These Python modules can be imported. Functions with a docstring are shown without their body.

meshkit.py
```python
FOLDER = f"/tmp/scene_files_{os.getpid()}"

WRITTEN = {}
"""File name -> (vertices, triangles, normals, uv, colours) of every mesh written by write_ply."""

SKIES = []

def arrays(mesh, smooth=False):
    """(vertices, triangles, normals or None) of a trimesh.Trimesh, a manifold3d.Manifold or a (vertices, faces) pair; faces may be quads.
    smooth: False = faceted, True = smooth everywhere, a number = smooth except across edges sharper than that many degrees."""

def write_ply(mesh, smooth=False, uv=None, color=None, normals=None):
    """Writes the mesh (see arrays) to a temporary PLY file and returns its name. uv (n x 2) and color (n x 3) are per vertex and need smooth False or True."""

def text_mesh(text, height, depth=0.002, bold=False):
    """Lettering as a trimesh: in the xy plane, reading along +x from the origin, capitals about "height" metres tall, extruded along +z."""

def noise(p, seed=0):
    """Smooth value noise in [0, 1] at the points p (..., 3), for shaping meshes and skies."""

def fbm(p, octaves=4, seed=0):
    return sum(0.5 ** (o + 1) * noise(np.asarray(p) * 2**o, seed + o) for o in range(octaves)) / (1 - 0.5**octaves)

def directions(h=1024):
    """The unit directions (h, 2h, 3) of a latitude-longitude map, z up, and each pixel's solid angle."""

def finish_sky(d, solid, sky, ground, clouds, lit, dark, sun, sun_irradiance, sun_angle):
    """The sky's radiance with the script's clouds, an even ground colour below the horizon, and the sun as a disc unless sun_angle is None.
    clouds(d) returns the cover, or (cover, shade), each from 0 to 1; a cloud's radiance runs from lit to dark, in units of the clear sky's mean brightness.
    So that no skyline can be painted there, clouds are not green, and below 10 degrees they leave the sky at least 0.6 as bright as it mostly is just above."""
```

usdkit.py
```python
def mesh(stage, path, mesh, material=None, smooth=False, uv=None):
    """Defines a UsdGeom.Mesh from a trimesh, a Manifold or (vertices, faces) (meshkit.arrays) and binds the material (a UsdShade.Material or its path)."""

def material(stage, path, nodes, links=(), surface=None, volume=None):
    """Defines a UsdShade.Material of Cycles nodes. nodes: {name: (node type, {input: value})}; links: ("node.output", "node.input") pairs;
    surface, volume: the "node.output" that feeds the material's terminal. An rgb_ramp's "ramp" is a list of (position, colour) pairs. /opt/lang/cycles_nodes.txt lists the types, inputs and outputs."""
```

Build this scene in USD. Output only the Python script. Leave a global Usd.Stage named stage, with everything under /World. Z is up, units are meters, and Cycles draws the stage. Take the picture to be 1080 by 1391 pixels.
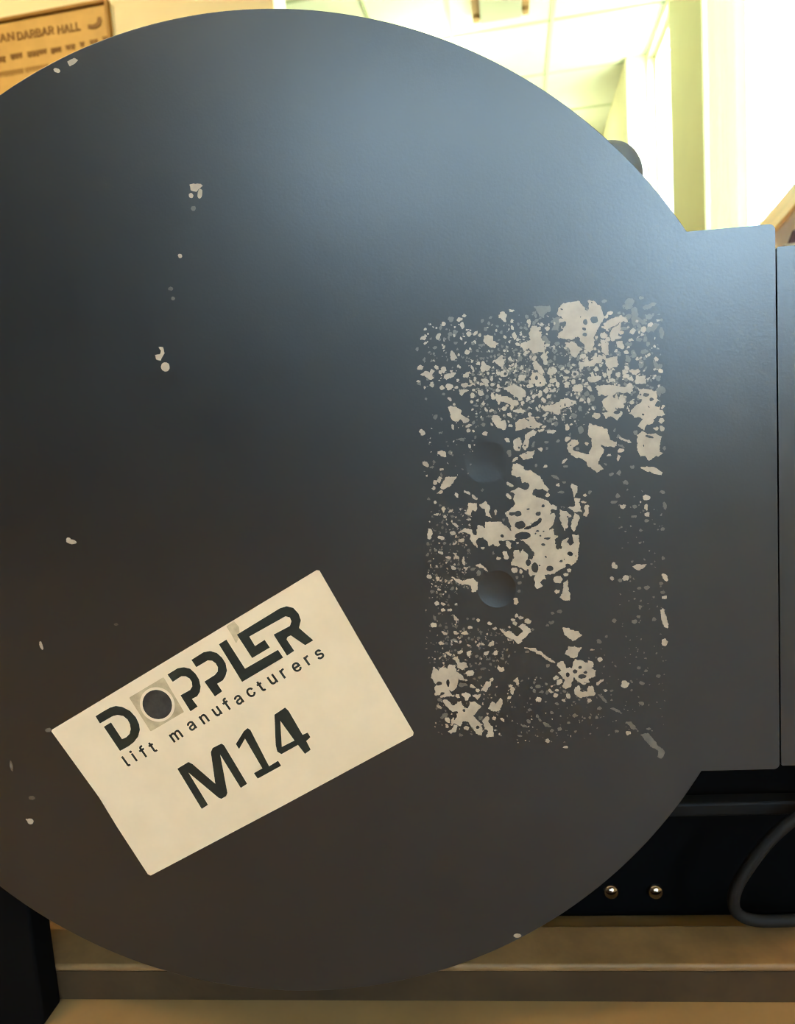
import math, random
import numpy as np, trimesh, usdkit, meshkit
import manifold3d as m3
from manifold3d import Manifold
from shapely.geometry import Polygon, Point, box as sbox
from shapely import affinity
from shapely.ops import unary_union
from pxr import Usd, UsdGeom, UsdLux, UsdShade, Gf, Sdf

random.seed(7)
rng = np.random.default_rng(7)
stage = Usd.Stage.CreateInMemory()
UsdGeom.SetStageUpAxis(stage, 'Z')
UsdGeom.SetStageMetersPerUnit(stage, 1.0)
UsdGeom.Xform.Define(stage, '/World')
UsdGeom.Scope.Define(stage, '/World/Looks')

# ------------------------------------------------------------------ camera, sky, lamps, exposure
FPX, CX, CY = 950.0, 540.0, 695.5                      # focal length in pixels of the 1080 x 1391 frame
YAW, PITCH, ROLL = -0.17054471, -0.10968585, -0.06834964
CAM_DIST = 0.36                                        # camera to the painted cover, metres
EXPOSURE = 0.0
SKY = (5.3, 7.5, 9.9)                                # daylight outside the windows
LAMP = (1.0, 0.71, 0.42); LAMP_POWER = 50.0            # warm ceiling panels

def cam_axes():
    f = np.array([math.sin(YAW) * math.cos(PITCH), math.cos(YAW) * math.cos(PITCH), math.sin(PITCH)])
    r = np.cross(f, [0, 0, 1]); r /= np.linalg.norm(r)
    u = np.cross(r, f)
    r2 = math.cos(ROLL) * r + math.sin(ROLL) * u
    u2 = -math.sin(ROLL) * r + math.cos(ROLL) * u
    return r2, u2, f
RIGHT, UP, FWD = cam_axes()
def ray(x, y):                                         # calibration only: direction of a picture point
    return RIGHT * (x - CX) / FPX - UP * (y - CY) / FPX + FWD

MYAW = 0.0803839                                       # the machine stands turned by 4.6 degrees in the room
E1 = np.array([math.cos(MYAW), math.sin(MYAW), 0]); NB = np.array([-math.sin(MYAW), math.cos(MYAW), 0]); EZ = np.array([0, 0, 1.0])
P0 = FWD * CAM_DIST
def Mp(x, y, back=0.0):                                # point (x right, z up) on the machine's plane 'back' metres behind its front
    d = ray(x, y); t = (NB @ P0 + back) / (NB @ d); p = d * t - P0
    return np.array([p @ E1, p @ EZ])
DC = np.array([-0.20305537, -0.02817915]) * CAM_DIST; DR = 0.71954257 * CAM_DIST
RAIL_FRONT = 0.034
FLOOR = Mp(540, 1361, RAIL_FRONT)[1]                   # floor, relative to P0
CAMH = -(P0[2] + FLOOR)                                # camera height over the floor
ORIGIN = P0 + E1 * DC[0] + EZ * FLOOR + np.array([0, 0, CAMH])   # machine's base point on the floor
def L(x, y, back=0.0):                                 # machine-local (x, z)
    a = Mp(x, y, back)
    return np.array([a[0] - DC[0], a[1] - FLOOR])
DZ = DC[1] - FLOOR                                     # height of the cover's centre

cam = UsdGeom.Camera.Define(stage, '/World/Camera')
M = Gf.Matrix4d(*RIGHT, 0, *UP, 0, *(-FWD), 0, 0, 0, CAMH, 1)
cam.AddTransformOp().Set(M)
cam.CreateHorizontalApertureAttr(24.0)
cam.CreateVerticalApertureAttr(24.0 * 1391 / 1080)
cam.CreateFocalLengthAttr(24.0 * FPX / 1080)
cam.CreateFStopAttr(11.0); cam.CreateFocusDistanceAttr(CAM_DIST)
cam.CreateClippingRangeAttr(Gf.Vec2f(0.02, 200))
cam.CreateExposureAttr(EXPOSURE)

dome = UsdLux.DomeLight.Define(stage, '/World/Sky')
dome.CreateColorAttr(Gf.Vec3f(*[c / SKY[1] for c in SKY])); dome.CreateIntensityAttr(SKY[1])

sun = UsdLux.DistantLight.Define(stage, '/World/Sun')    # high, from behind the building: it reaches the ground outside only
sun.CreateAngleAttr(0.53); sun.CreateNormalizeAttr(True); sun.CreateColorAttr(Gf.Vec3f(1.0, 0.93, 0.80)); sun.CreateIntensityAttr(80.0)
sun.AddRotateXYZOp().Set(Gf.Vec3f(0, -28, 0))

# ------------------------------------------------------------------ helpers
used = {}
def numbered(path):
    n = used.get(path, 0); used[path] = n + 1
    return path if n == 0 else f'{path}_{n:03d}'
def data(prim, **k):
    for a, b in k.items():
        if b: prim.SetCustomDataByKey(a, b)
def obj(name, mesh, mat, parent='/World', smooth=False, **k):
    path = numbered(f'{parent}/{name}')
    p = usdkit.mesh(stage, path, mesh, LOOK[mat], smooth).GetPrim()
    data(p, **k)
    return path
def thing(name, loc=(0, 0, 0), rz=0.0, **k):
    path = numbered(f'/World/{name}')
    x = UsdGeom.Xform.Define(stage, path)
    x.AddTranslateOp().Set(Gf.Vec3d(*map(float, loc))); x.AddRotateZOp().Set(math.degrees(rz))
    data(x.GetPrim(), **k)
    return path
def bx(x0, x1, y0, y1, z0, z1):
    return trimesh.creation.box(bounds=[[x0, y0, z0], [x1, y1, z1]])
def cat(*m): return trimesh.util.concatenate(list(m))
def rounded(x0, x1, y0, y1, z0, z1, r, seg=16):
    s = Manifold.sphere(r, seg)
    return Manifold.batch_hull([s.translate([x, y, z]) for x in (x0 + r, x1 - r) for y in (y0 + r, y1 - r) for z in (z0 + r, z1 - r)])
def lathe_y(profile, n=96):                             # profile (radius, y): turned about the y axis
    m = trimesh.creation.revolve(np.array([(r, -y) for r, y in profile]), sections=n)
    m.apply_transform(trimesh.transformations.rotation_matrix(math.pi / 2, [1, 0, 0]))
    m.merge_vertices()
    if m.volume < 0: m.invert()
    return m
def mf(m):
    return Manifold(m3.Mesh(np.asarray(m.vertices, np.float32), np.asarray(m.faces, np.uint32)))
def tube(points, r, n=12):
    p = np.asarray(points, float); t = np.gradient(p, axis=0); t /= np.linalg.norm(t, axis=1)[:, None]
    ref = np.array([0, 1.0, 0]); a = np.cross(t, ref); a /= np.linalg.norm(a, axis=1)[:, None]; b = np.cross(t, a)
    th = np.linspace(0, 2 * np.pi, n, endpoint=False)
    v = (p[:, None] + r * (np.cos(th)[None, :, None] * a[:, None] + np.sin(th)[None, :, None] * b[:, None])).reshape(-1, 3)
    f = []
    for i in range(len(p) - 1):
        for j in range(n):
            k = (j + 1) % n
            f += [[i * n + j, (i + 1) * n + j, (i + 1) * n + k], [i * n + j, (i + 1) * n + k, i * n + k]]
    c0, c1 = len(v), len(v) + 1
    v = np.vstack([v, p[0], p[-1]])
    for j in range(n):
        k = (j + 1) % n; e = (len(p) - 1) * n
        f += [[c0, j, k], [c1, e + k, e + j]]
    m = trimesh.Trimesh(v, f, process=False); m.fix_normals(); return m
def spline(pts, n=60):
    from scipy.interpolate import CubicSpline
    p = np.asarray(pts, float); s = np.r_[0, np.cumsum(np.linalg.norm(np.diff(p, axis=0), axis=1))]
    return CubicSpline(s, p)(np.linspace(0, s[-1], n))

# ------------------------------------------------------------------ materials
LOOK = {}
def srgb(r, g, b):
    return tuple((c / 12.92 if c <= 0.04045 else ((c + 0.055) / 1.055) ** 2.4) for c in (r / 255, g / 255, b / 255))
def paint(name, c, rough=0.5, spec=0.5, metallic=0.0, vary=0.0, scale=20.0, bump=0.0, bump_scale=300.0, c2=None, rough_vary=0.0, **extra):
    nodes = {'p': ('principled_bsdf', {'base_color': c, 'roughness': rough, 'specular_ior_level': spec, 'metallic': metallic, **extra})}
    links = []
    if vary or c2 or bump or rough_vary:
        nodes['g'] = ('geometry', {})
    if vary or c2:
        hi = c2 or tuple(min(1, x * (1 + vary)) for x in c); lo = tuple(x * (1 - vary) for x in c) if not c2 else c
        nodes['n'] = ('noise_texture', {'scale': scale, 'detail': 6.0, 'roughness': 0.6})
        nodes['r'] = ('rgb_ramp', {'ramp': [(0.3, lo), (0.7, hi)]})
        links += [('g.position', 'n.vector'), ('n.fac', 'r.fac'), ('r.color', 'p.base_color')]
    if rough_vary:
        nodes['n3'] = ('noise_texture', {'scale': 9.0, 'detail': 4.0})
        nodes['mr'] = ('map_range', {'from_min': 0.3, 'from_max': 0.7, 'to_min': rough - rough_vary, 'to_max': rough + rough_vary})
        links += [('g.position', 'n3.vector'), ('n3.fac', 'mr.value'), ('mr.result', 'p.roughness')]
    if bump:
        nodes['n2'] = ('noise_texture', {'scale': bump_scale, 'detail': 3.0})
        nodes['b'] = ('bump', {'strength': bump, 'distance': 0.001})
        links += [('g.position', 'n2.vector'), ('n2.fac', 'b.height'), ('b.normal', 'p.normal')]
    LOOK[name] = usdkit.material(stage, f'/World/Looks/{name}', nodes, links, surface='p.BSDF')
def glow(name, c, s):
    LOOK[name] = usdkit.material(stage, f'/World/Looks/{name}', {'e': ('emission', {'color': c, 'strength': s})}, surface='e.emission')
def pane(name, tint=(0.97, 0.99, 0.98)):
    LOOK[name] = usdkit.material(stage, f'/World/Looks/{name}', {'t': ('transparent_bsdf', {'color': tint}), 'g': ('glossy_bsdf', {'color': (1, 1, 1), 'roughness': 0.02}),
        'm': ('mix_closure', {'fac': 0.07})}, [('t.BSDF', 'm.closure1'), ('g.BSDF', 'm.closure2')], surface='m.closure')

paint('machine_paint', (0.0060, 0.0070, 0.0070), 0.36, 0.8, ior=1.57, vary=0.10, scale=14, bump=0.045, bump_scale=700, rough_vary=0.02)
paint('cap_glare_grey', (0.13, 0.15, 0.155), 0.5, 0.5)  # lightened grey: veiling glare over the cap is put into its colour
paint('black_paint', (0.0025, 0.0024, 0.0024), 0.7, 0.05)
paint('dark_steel', (0.009, 0.008, 0.007), 0.6, 0.15, vary=0.2)
paint('rubber', (0.014, 0.012, 0.010), 0.65, 0.2)
paint('bolt_metal', (0.75, 0.66, 0.6), 0.16, 0.5, metallic=1.0)
paint('rail_paint', (0.052, 0.029, 0.012), 0.6, 0.3, vary=0.3, scale=25, bump=0.2, bump_scale=200)
paint('rail_lit', (0.21, 0.115, 0.043), 0.5, 0.4, vary=0.3, scale=25, bump=0.2, bump_scale=200)  # light falling on the rail top, put into a lighter brown
paint('sticker_paper', (0.74, 0.555, 0.355), 0.55, 0.3, vary=0.05, scale=38)
paint('print_ink', (0.012, 0.016, 0.012), 0.4, 0.5, vary=0.4, scale=120)
paint('emblem_tan', (0.46, 0.335, 0.19), 0.55, 0.3, vary=0.22, scale=160)
paint('emblem_dark', (0.035, 0.032, 0.028), 0.35, 0.5, vary=0.5, scale=150)
paint('smudge', (0.50, 0.37, 0.22), 0.6, 0.3, vary=0.2, scale=200)
paint('residue', (0.42, 0.328, 0.228), 0.42, 0.8, ior=1.52, vary=0.16, scale=120)
paint('residue_thin', (0.13, 0.115, 0.09), 0.36, 0.8, ior=1.52, vary=0.2, scale=200)
paint('wall_cream', (0.76, 0.66, 0.42), 0.8, 0.2, vary=0.03, scale=3)
paint('wall_yellow', (0.76, 0.71, 0.46), 0.8, 0.2, vary=0.03, scale=3)
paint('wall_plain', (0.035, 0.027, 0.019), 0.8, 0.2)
paint('ground', (0.40, 0.39, 0.25), 0.9, 0.1, vary=0.15, scale=0.8)
paint('tile_white', (0.82, 0.84, 0.70), 0.9, 0.1, vary=0.03, scale=8, bump=0.2, bump_scale=90)
paint('grid_metal', (0.50, 0.56, 0.38), 0.6, 0.3)
paint('floor_tile', (0.25, 0.145, 0.055), 0.45, 0.4, vary=0.2, scale=9)
paint('board_wood', (0.46, 0.29, 0.085), 0.6, 0.3, vary=0.10, scale=12)
paint('board_frame', (0.26, 0.135, 0.018), 0.55, 0.3, vary=0.1, scale=20)
paint('board_ink', (0.17, 0.085, 0.014), 0.6, 0.3)
paint('board_ink_faint', (0.30, 0.17, 0.04), 0.6, 0.3)
paint('tan_wood', (0.66, 0.42, 0.18), 0.5, 0.3, vary=0.15, scale=14)
paint('peach_wood', (0.92, 0.76, 0.55), 0.6, 0.3, vary=0.05, scale=10)
paint('mauve', (0.16, 0.12, 0.17), 0.7, 0.3)
paint('frame_white', (0.78, 0.80, 0.72), 0.5, 0.4)
paint('lamp_body', (0.42, 0.42, 0.33), 0.5, 0.4)
paint('lamp_tan', (0.34, 0.21, 0.10), 0.5, 0.3)
LOOK['curtain'] = usdkit.material(stage, '/World/Looks/curtain', {'d': ('diffuse_bsdf', {'color': (0.72, 0.84, 0.52)}), 't': ('translucent_bsdf', {'color': (0.72, 0.84, 0.52)}), 'm': ('mix_closure', {'fac': 0.4})},
    [('d.BSDF', 'm.closure1'), ('t.BSDF', 'm.closure2')], surface='m.closure')
pane('window_glass')
glow('added_globe_glow', (0.93, 1.0, 0.62), 36.0)
glow('lamp_diffuser', LAMP, LAMP_POWER)

# ------------------------------------------------------------------ the room (camera stands at x = 0, y = 0)
H = 2.40                                                # ceiling over the camera
ZC = CAMH + H
XR, XR2, YS = 0.415 * H, 0.36 * H, 2.165 * H            # window wall, the wall that steps in beyond it, the step
XL, YB, YF = -3.0, 9.5, -2.6
st = dict(kind='structure')
T = 0.12
obj('floor', bx(XL - T, XR + T, YF - T, YB + T, -0.1, 0), 'floor_tile', label='warm brown floor in front of the machine rail', **st)

obj('ground', bx(-40, 60, -40, 60, -0.3, -0.12), 'ground', label='sunlit ground outside the windows', **st)

# suspended ceiling: every tile a part, between painted T bars
ceil = thing('ceiling', (0, 0, ZC), label='pale suspended tile ceiling with thin grid bars', **st)
obj('ceiling_slab', bx(XL - T, XR + T, YF - T, YB + T, 0.02, 0.10), 'tile_white', ceil)
obj('ceiling_field', bx(XL, XR, YF, 3.0, 0.0, 0.02), 'tile_white', ceil)
xs = [XL, -2.51, -1.91, -1.31, -0.71, -0.252, 0.348, XR]
ys = [3.0, 3.37, 4.01, 4.613, 5.256, 5.89, 6.53, 7.17, 7.81, 8.45, YB]
for i in range(len(xs) - 1):
    for j in range(len(ys) - 1):
        obj('ceiling_tile', rounded(xs[i] + .008, xs[i + 1] - .008, ys[j] + .008, ys[j + 1] - .008, 0.006, 0.022, 0.004, 8), 'tile_white', ceil)
for x in xs[1:-1]: obj('grid_bar', bx(x - .011, x + .011, 3.0, YB, -0.001, 0.012), 'grid_metal', ceil)
for y in ys[:-1]: obj('grid_bar', bx(XL, XR, y - .011, y + .011, -0.0005, 0.011), 'grid_metal', ceil)

# wall with the notice board, facing us on the left, ending in a free corner
YW = 2.5
XE = -0.2965 * YW
obj('wall_left', bx(XL, XE, YW, YW + 0.15, 0, ZC), 'wall_cream', label='cream wall on the left carrying the wooden notice board', **st)
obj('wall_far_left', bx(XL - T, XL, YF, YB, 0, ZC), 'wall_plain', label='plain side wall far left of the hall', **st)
obj('wall_back', bx(XL, XR2, YB, YB + T, 0, ZC), 'wall_yellow', label='far end wall of the hall', **st)
obj('wall_right_far', bx(XR2, XR2 + 0.3, YS, YB, 0, ZC), 'wall_yellow', label='yellow wall stepping in beyond the far window', **st)

def wall_open(axis, at, lo, hi, holes, mat, name, label, thick=T):
    """A wall along x (axis 'x', at y) or along y (axis 'y', at x) with openings (a0, a1, z0, z1)."""
    m = []
    def blk(a0, a1, z0, z1):
        if a1 - a0 < 1e-4 or z1 - z0 < 1e-4: return
        m.append(bx(a0, a1, at - thick, at, z0, z1) if axis == 'x' else bx(at, at + thick, a0, a1, z0, z1))
    a = lo
    for h in sorted(holes):
        blk(a, h[0], 0, ZC); blk(h[0], h[1], 0, h[2]); blk(h[0], h[1], h[3], ZC); a = h[1]
    blk(a, hi, 0, ZC)
    return obj(name, cat(*m), mat, label=label, **st)
Y1, Y2 = 0.2195 and XR / 0.2195, XR / 0.259
WIN = [(Y1, YS - 0.02, 0.30, ZC - 0.03), (2.58, Y2, 0.30, ZC - 0.03), (-2.3, -0.9, 0.66, 1.75)]
wall_open('y', XR, YF, YS, WIN, 'wall_yellow', 'wall_right', 'yellow wall pier between the two blown-out windows')
def window(n, h, label, mull):
    w = thing(f'window_{n}', (XR, h[0], h[2]), label=label, **st)
    ly, lz = h[1] - h[0], h[3] - h[2]; f = 0.03
    obj('window_frame', cat(bx(.05, .09, 0, f, 0, lz), bx(.05, .09, ly - f, ly, 0, lz), bx(.05, .09, f, ly - f, 0, f), bx(.05, .09, f, ly - f, lz - f, lz)), 'frame_white', w)
    edges = [f] + [ly * k / (mull + 1) for k in range(1, mull + 1)] + [ly - f]
    for k in range(1, mull + 1): obj('mullion', bx(.05, .09, edges[k] - .015, edges[k] + .015, f, lz - f), 'frame_white', w)
    for k in range(mull + 1): obj('pane', bx(.068, .072, edges[k] + .015 * (k > 0), edges[k + 1] - .015 * (k < mull), f, lz - f), 'window_glass', w)
window(1, WIN[0], 'narrow bright window between the yellow pier and the far wall', 0)
window(2, WIN[1], 'wide bright window right of the yellow pier', 1)
window(3, WIN[2], 'bright window added behind the viewpoint for the glow on the cover', 0)  # unseen window, added so that its reflection brightens the cover

# unseen transom window, added to spread the reflected glow across the cover
TRANS = (-0.55, 0.85, 1.50, 1.86)
wall_open('x', YF, XL, XR, [TRANS], 'wall_plain', 'wall_front', 'plain wall behind the viewpoint with an added transom window')
w4 = thing('window_4', (TRANS[0], YF, TRANS[2]), label='narrow transom window added behind the viewpoint for the glow on the cover', **st)
dw, dh = TRANS[1] - TRANS[0], TRANS[3] - TRANS[2]
obj('window_frame', cat(bx(0, .03, -.08, -.03, 0, dh), bx(dw - .03, dw, -.08, -.03, 0, dh), bx(.03, dw - .03, -.08, -.03, dh - .03, dh), bx(.03, dw - .03, -.08, -.03, 0, .03)), 'frame_white', w4)
obj('pane', bx(.03, dw - .03, -.058, -.054, .03, dh - .03), 'window_glass', w4)

def panel_light(x, y, label, sx=.6, sy=.6):
    t = thing('ceiling_light', (x, y, ZC), label=label, category='ceiling light')
    a, b = sx / 2, sy / 2
    obj('frame', cat(bx(-a, a, -b, -b + .02, -.03, 0), bx(-a, a, b - .02, b, -.03, 0), bx(-a, -a + .02, -b + .02, b - .02, -.03, 0), bx(a - .02, a, -b + .02, b - .02, -.03, 0)), 'frame_white', t)
    obj('diffuser', bx(-a + .02, a - .02, -b + .02, b - .02, -.022, -.006), 'lamp_diffuser', t)
panel_light(-1.0, -0.7, 'warm square ceiling panel above and left behind the viewpoint')
panel_light(-1.9, 1.2, 'warm square ceiling panel over the floor before the notice board')

for px_, py_, drop, lab in ((0.3, 6.0, 0.36, 'added globe lamp brightening the far ceiling, hidden behind the cover'), (-0.35, 4.65, 0.36, 'added globe lamp brightening the nearer ceiling, hidden behind the cover')):  # unseen globes added to brighten the ceiling and the pier
    gl = thing('added_lamp', (px_, py_, ZC), label=lab, category='lamp')
    obj('cord', bx(-.004, .004, -.004, .004, -drop + .09, 0), 'frame_white', gl)
    gm = trimesh.creation.icosphere(3, 0.11); gm.apply_translation([0, 0, -drop]); obj('globe', gm, 'added_globe_glow', gl, smooth=True)

# ------------------------------------------------------------------ the lift machine
rail_top = L(540, 1311, RAIL_FRONT)[1]
dd = ray(540, 1258); tz = (rail_top + FLOOR + P0[2]) / dd[2]; rail_back = (dd * tz - P0) @ NB
mach = thing('lift_machine', ORIGIN, MYAW, label='dark grey lift machine with round cover, peeling patch and tilted paper sticker', category='machine')
TH = 0.010
c = 0.0004
prof = [(0.0, 0.0), (DR - c, 0.0)] + [(DR - c + c * math.sin(t), c - c * math.cos(t)) for t in np.linspace(0.2, math.pi / 2, 6)] + [(DR, TH), (0.0, TH)]
disc = lathe_y(prof, 360); disc.apply_translation([0, 0, DZ]); disc.merge_vertices()
pl, pr = L(920, 314), L(1050, 304)
pb = L(1000, 1046)[1]
def slab(x0, x1, y0, y1, z0, z1, r):
    m = trimesh.creation.extrude_polygon(sbox(x0 + r, z0 + r, x1 - r, z1 - r).buffer(r, 8), y1 - y0, engine='earcut')
    v = m.vertices.copy(); m.vertices = np.c_[v[:, 0], y1 - v[:, 2], v[:, 1]]; m.fix_normals(); return m
side = mf(slab(0.05, L(1055.5, 600)[0], 0.0, TH, pb, pr[1], 0.0030))
plate = mf(disc) + side
for (x, y, r, dep) in ((660, 628, 30, 0.0004), (675, 800, 26, 0.0009)):
    q = L(x, y); rr = np.linalg.norm(L(x + r, y) - q); R = (rr * rr + dep * dep) / (2 * dep)
    plate = plate - Manifold.sphere(R, 400).translate([q[0], -(R - dep), q[1]])
obj('round_cover', plate, 'machine_paint', mach, smooth=8)
sx0, sx1 = L(1058.5, 700, .003)[0], L(1058.5, 700, .003)[0] + 0.16
obj('side_panel', slab(sx0, sx1, 0.003, 0.013, L(1065, 1040, .003)[1], L(1070, 334, .003)[1], 0.001), 'machine_paint', mach, smooth=20)
obj('joint_strip', bx(L(1050, 700)[0], sx0 + .01, TH + .001, TH + .005, pb + .004, L(1065, 345)[1]), 'black_paint', mach)
zt = L(1000, 520)[1]
obj('housing', rounded(-0.50, 0.50, max(0.105, rail_back + .001), 0.34, 0.0005, zt, 0.006), 'black_paint', mach, smooth=30, label='black housing behind the round cover')
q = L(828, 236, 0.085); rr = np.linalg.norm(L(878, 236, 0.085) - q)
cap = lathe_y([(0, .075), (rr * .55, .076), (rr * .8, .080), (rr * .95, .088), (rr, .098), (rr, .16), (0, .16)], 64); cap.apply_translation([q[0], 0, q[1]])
obj('round_cap', cap, 'cap_glare_grey', mach, smooth=40, label='round dark cap showing over the cover rim')
bar_z = L(1000, 1100, 0.07)[1]
obj('cross_bar', rounded(0.02, 0.50, 0.070, 0.082, bar_z - .0045, bar_z + .0045, .002), 'dark_steel', mach, smooth=30)
for (x, y) in ((832, 1217), (893, 1217)):
    q = L(x, y, .10)
    bolt = lathe_y([(0, .1008), (.0026, .1012), (.0045, .1024), (.0055, .1044), (.0057, .108), (0, .108)], 24); bolt.apply_translation([q[0], 0, q[1]])
    obj('bolt_head', bolt, 'bolt_metal', mach, smooth=50)
fl, fr = L(-60, 1300, .014)[0], L(48, 1300, .014)[0]
obj('black_block', rounded(fl, fr, .0135, .0325, 0.0005, L(0, 1150, .014)[1], .002), 'black_paint', mach, smooth=30)  # plain black block before the left end of the rail

# sticker and its printing: flat polygons measured on the paper, in the machine's front plane
def poly_px(pts, origin=(0, 0), scale=1.0):
    return Polygon([tuple(L(origin[0] + x / scale, origin[1] + y / scale)) for x, y in pts]).buffer(0)
def sheet(shape, y_front, thick):
    ms = []
    for g in getattr(shape, 'geoms', [shape]):
        if g.is_empty or g.area < 1e-9: continue
        m = trimesh.creation.extrude_polygon(g, thick, engine='earcut')
        v = m.vertices.copy(); m.vertices = np.c_[v[:, 0], y_front + thick - v[:, 2], v[:, 1]]; ms.append(m)
    m = trimesh.util.concatenate(ms)
    m.fix_normals(); return m
stk = sheet(poly_px([(71, 991), (430, 774.5), (434, 775), (497, 884), (562, 995), (561, 999), (383, 1095), (205, 1189), (201, 1187), (160, 1124), (135, 1083), (70, 993)]), -0.00025, 0.00024)
sticker = obj('sticker', stk, 'sticker_paper', mach, label='cream paper sticker stuck on at a tilt')
IY = -0.00032
C1, S1 = (120, 880), 1080 / 140
C2, S2 = (220, 860), 1080 / 130
C3, S3 = (300, 810), 1080 / 140
C4, S4 = (220, 940), 1080 / 220
letters = [
    ([(78, 715), (150, 670), (230, 625), (290, 607), (360, 618), (440, 660), (500, 725), (535, 800), (542, 860), (522, 930), (480, 985), (430, 1025), (335, 1078), (165, 825), (240, 780), (355, 955), (400, 935), (435, 900), (447, 850), (440, 800), (415, 750), (370, 712), (310, 700), (260, 712), (125, 790)], C1, S1),
    ([(65, 465), (180, 395), (250, 383), (320, 400), (380, 455), (420, 520), (438, 600), (430, 660), (400, 710), (340, 740), (405, 825), (325, 880), (212, 700), (320, 640), (345, 600), (340, 550), (315, 510), (270, 485), (220, 485), (125, 548)], C2, S2),
    ([(335, 300), (470, 215), (545, 200), (620, 222), (680, 275), (720, 340), (735, 420), (720, 480), (690, 530), (625, 570), (682, 655), (600, 712), (482, 545), (600, 470), (632, 430), (635, 385), (610, 340), (570, 310), (520, 305), (390, 382)], C2, S2),
    ([(-18, 501), (60, 452), (255, 757), (600, 560), (655, 640), (225, 895)], C3, S3),
    ([(170, 400), (620, 125), (690, 103), (760, 120), (815, 180), (840, 250), (820, 330), (970, 460), (885, 510), (735, 408), (700, 425), (690, 450), (770, 570), (695, 620), (555, 400), (725, 310), (742, 260), (725, 220), (680, 207), (300, 420), (360, 520), (460, 455), (515, 535), (330, 645)], C3, S3)]
obj('emblem_square', sheet(poly_px([(430, 520), (790, 305), (1005, 670), (655, 875)], C1, S1).buffer(-.0006).buffer(.0006), -0.00029, 0.00004), 'emblem_tan', sticker)
ctr = Point(*L(120 + 725 / S1, 880 + 592 / S1)); pxm = np.linalg.norm(L(221, 960) - L(220, 960))
obj('emblem_ring', sheet(ctr.buffer(182 / S1 * pxm, 32), -0.00031, 0.00004), 'sticker_paper', sticker)
obj('emblem_dot', sheet(ctr.buffer(154 / S1 * pxm, 32), -0.00035, 0.00006), 'emblem_dark', sticker)
for pts, o, s in letters:
    obj('wordmark_letter', sheet(poly_px(pts, o, s).buffer(-.00012).buffer(.00012), IY, 0.00007), 'print_ink', sticker)
big = [
    ([(105, 510), (178, 466), (205, 480), (358, 612), (328, 400), (340, 372), (398, 343), (415, 355), (568, 610), (527, 637), (388, 412), (437, 672), (428, 692), (398, 710), (378, 702), (175, 532), (307, 750), (267, 777)], None),
    ([(495, 345), (548, 260), (572, 240), (590, 252), (715, 495), (775, 458), (795, 490), (640, 575), (615, 540), (672, 508), (555, 308), (515, 378)], None),
    ([(752, 150), (822, 103), (845, 125), (938, 285), (972, 270), (990, 300), (962, 325), (992, 383), (955, 410), (908, 350), (798, 412), (770, 395), (760, 350)], [(790, 190), (800, 365), (885, 322)])]
for pts, hole in big:
    g = poly_px(pts, C4, S4).buffer(.00005)
    if hole: g = g.difference(poly_px(hole, C4, S4))
    obj('model_number_character', sheet(g.buffer(-.0003).buffer(.0003), IY, 0.00007), 'print_ink', sticker)
small = [('l', 171.5, 1033.6), ('i', 181.6, 1026.5), ('f', 194.5, 1020.7), ('t', 207.4, 1015), ('m', 239.6, 999.2), ('a', 260.5, 985.7), ('n', 277.7, 976.2), ('u', 295, 966.2), ('f', 307.9, 956.2), ('a', 324.5, 950.4), ('c', 340.9, 940.4),
         ('t', 354.4, 932.3), ('u', 370.4, 923), ('r', 385.4, 914.5), ('e', 403.2, 906), ('r', 418.4, 896.7), ('s', 434, 888.7)]
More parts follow.
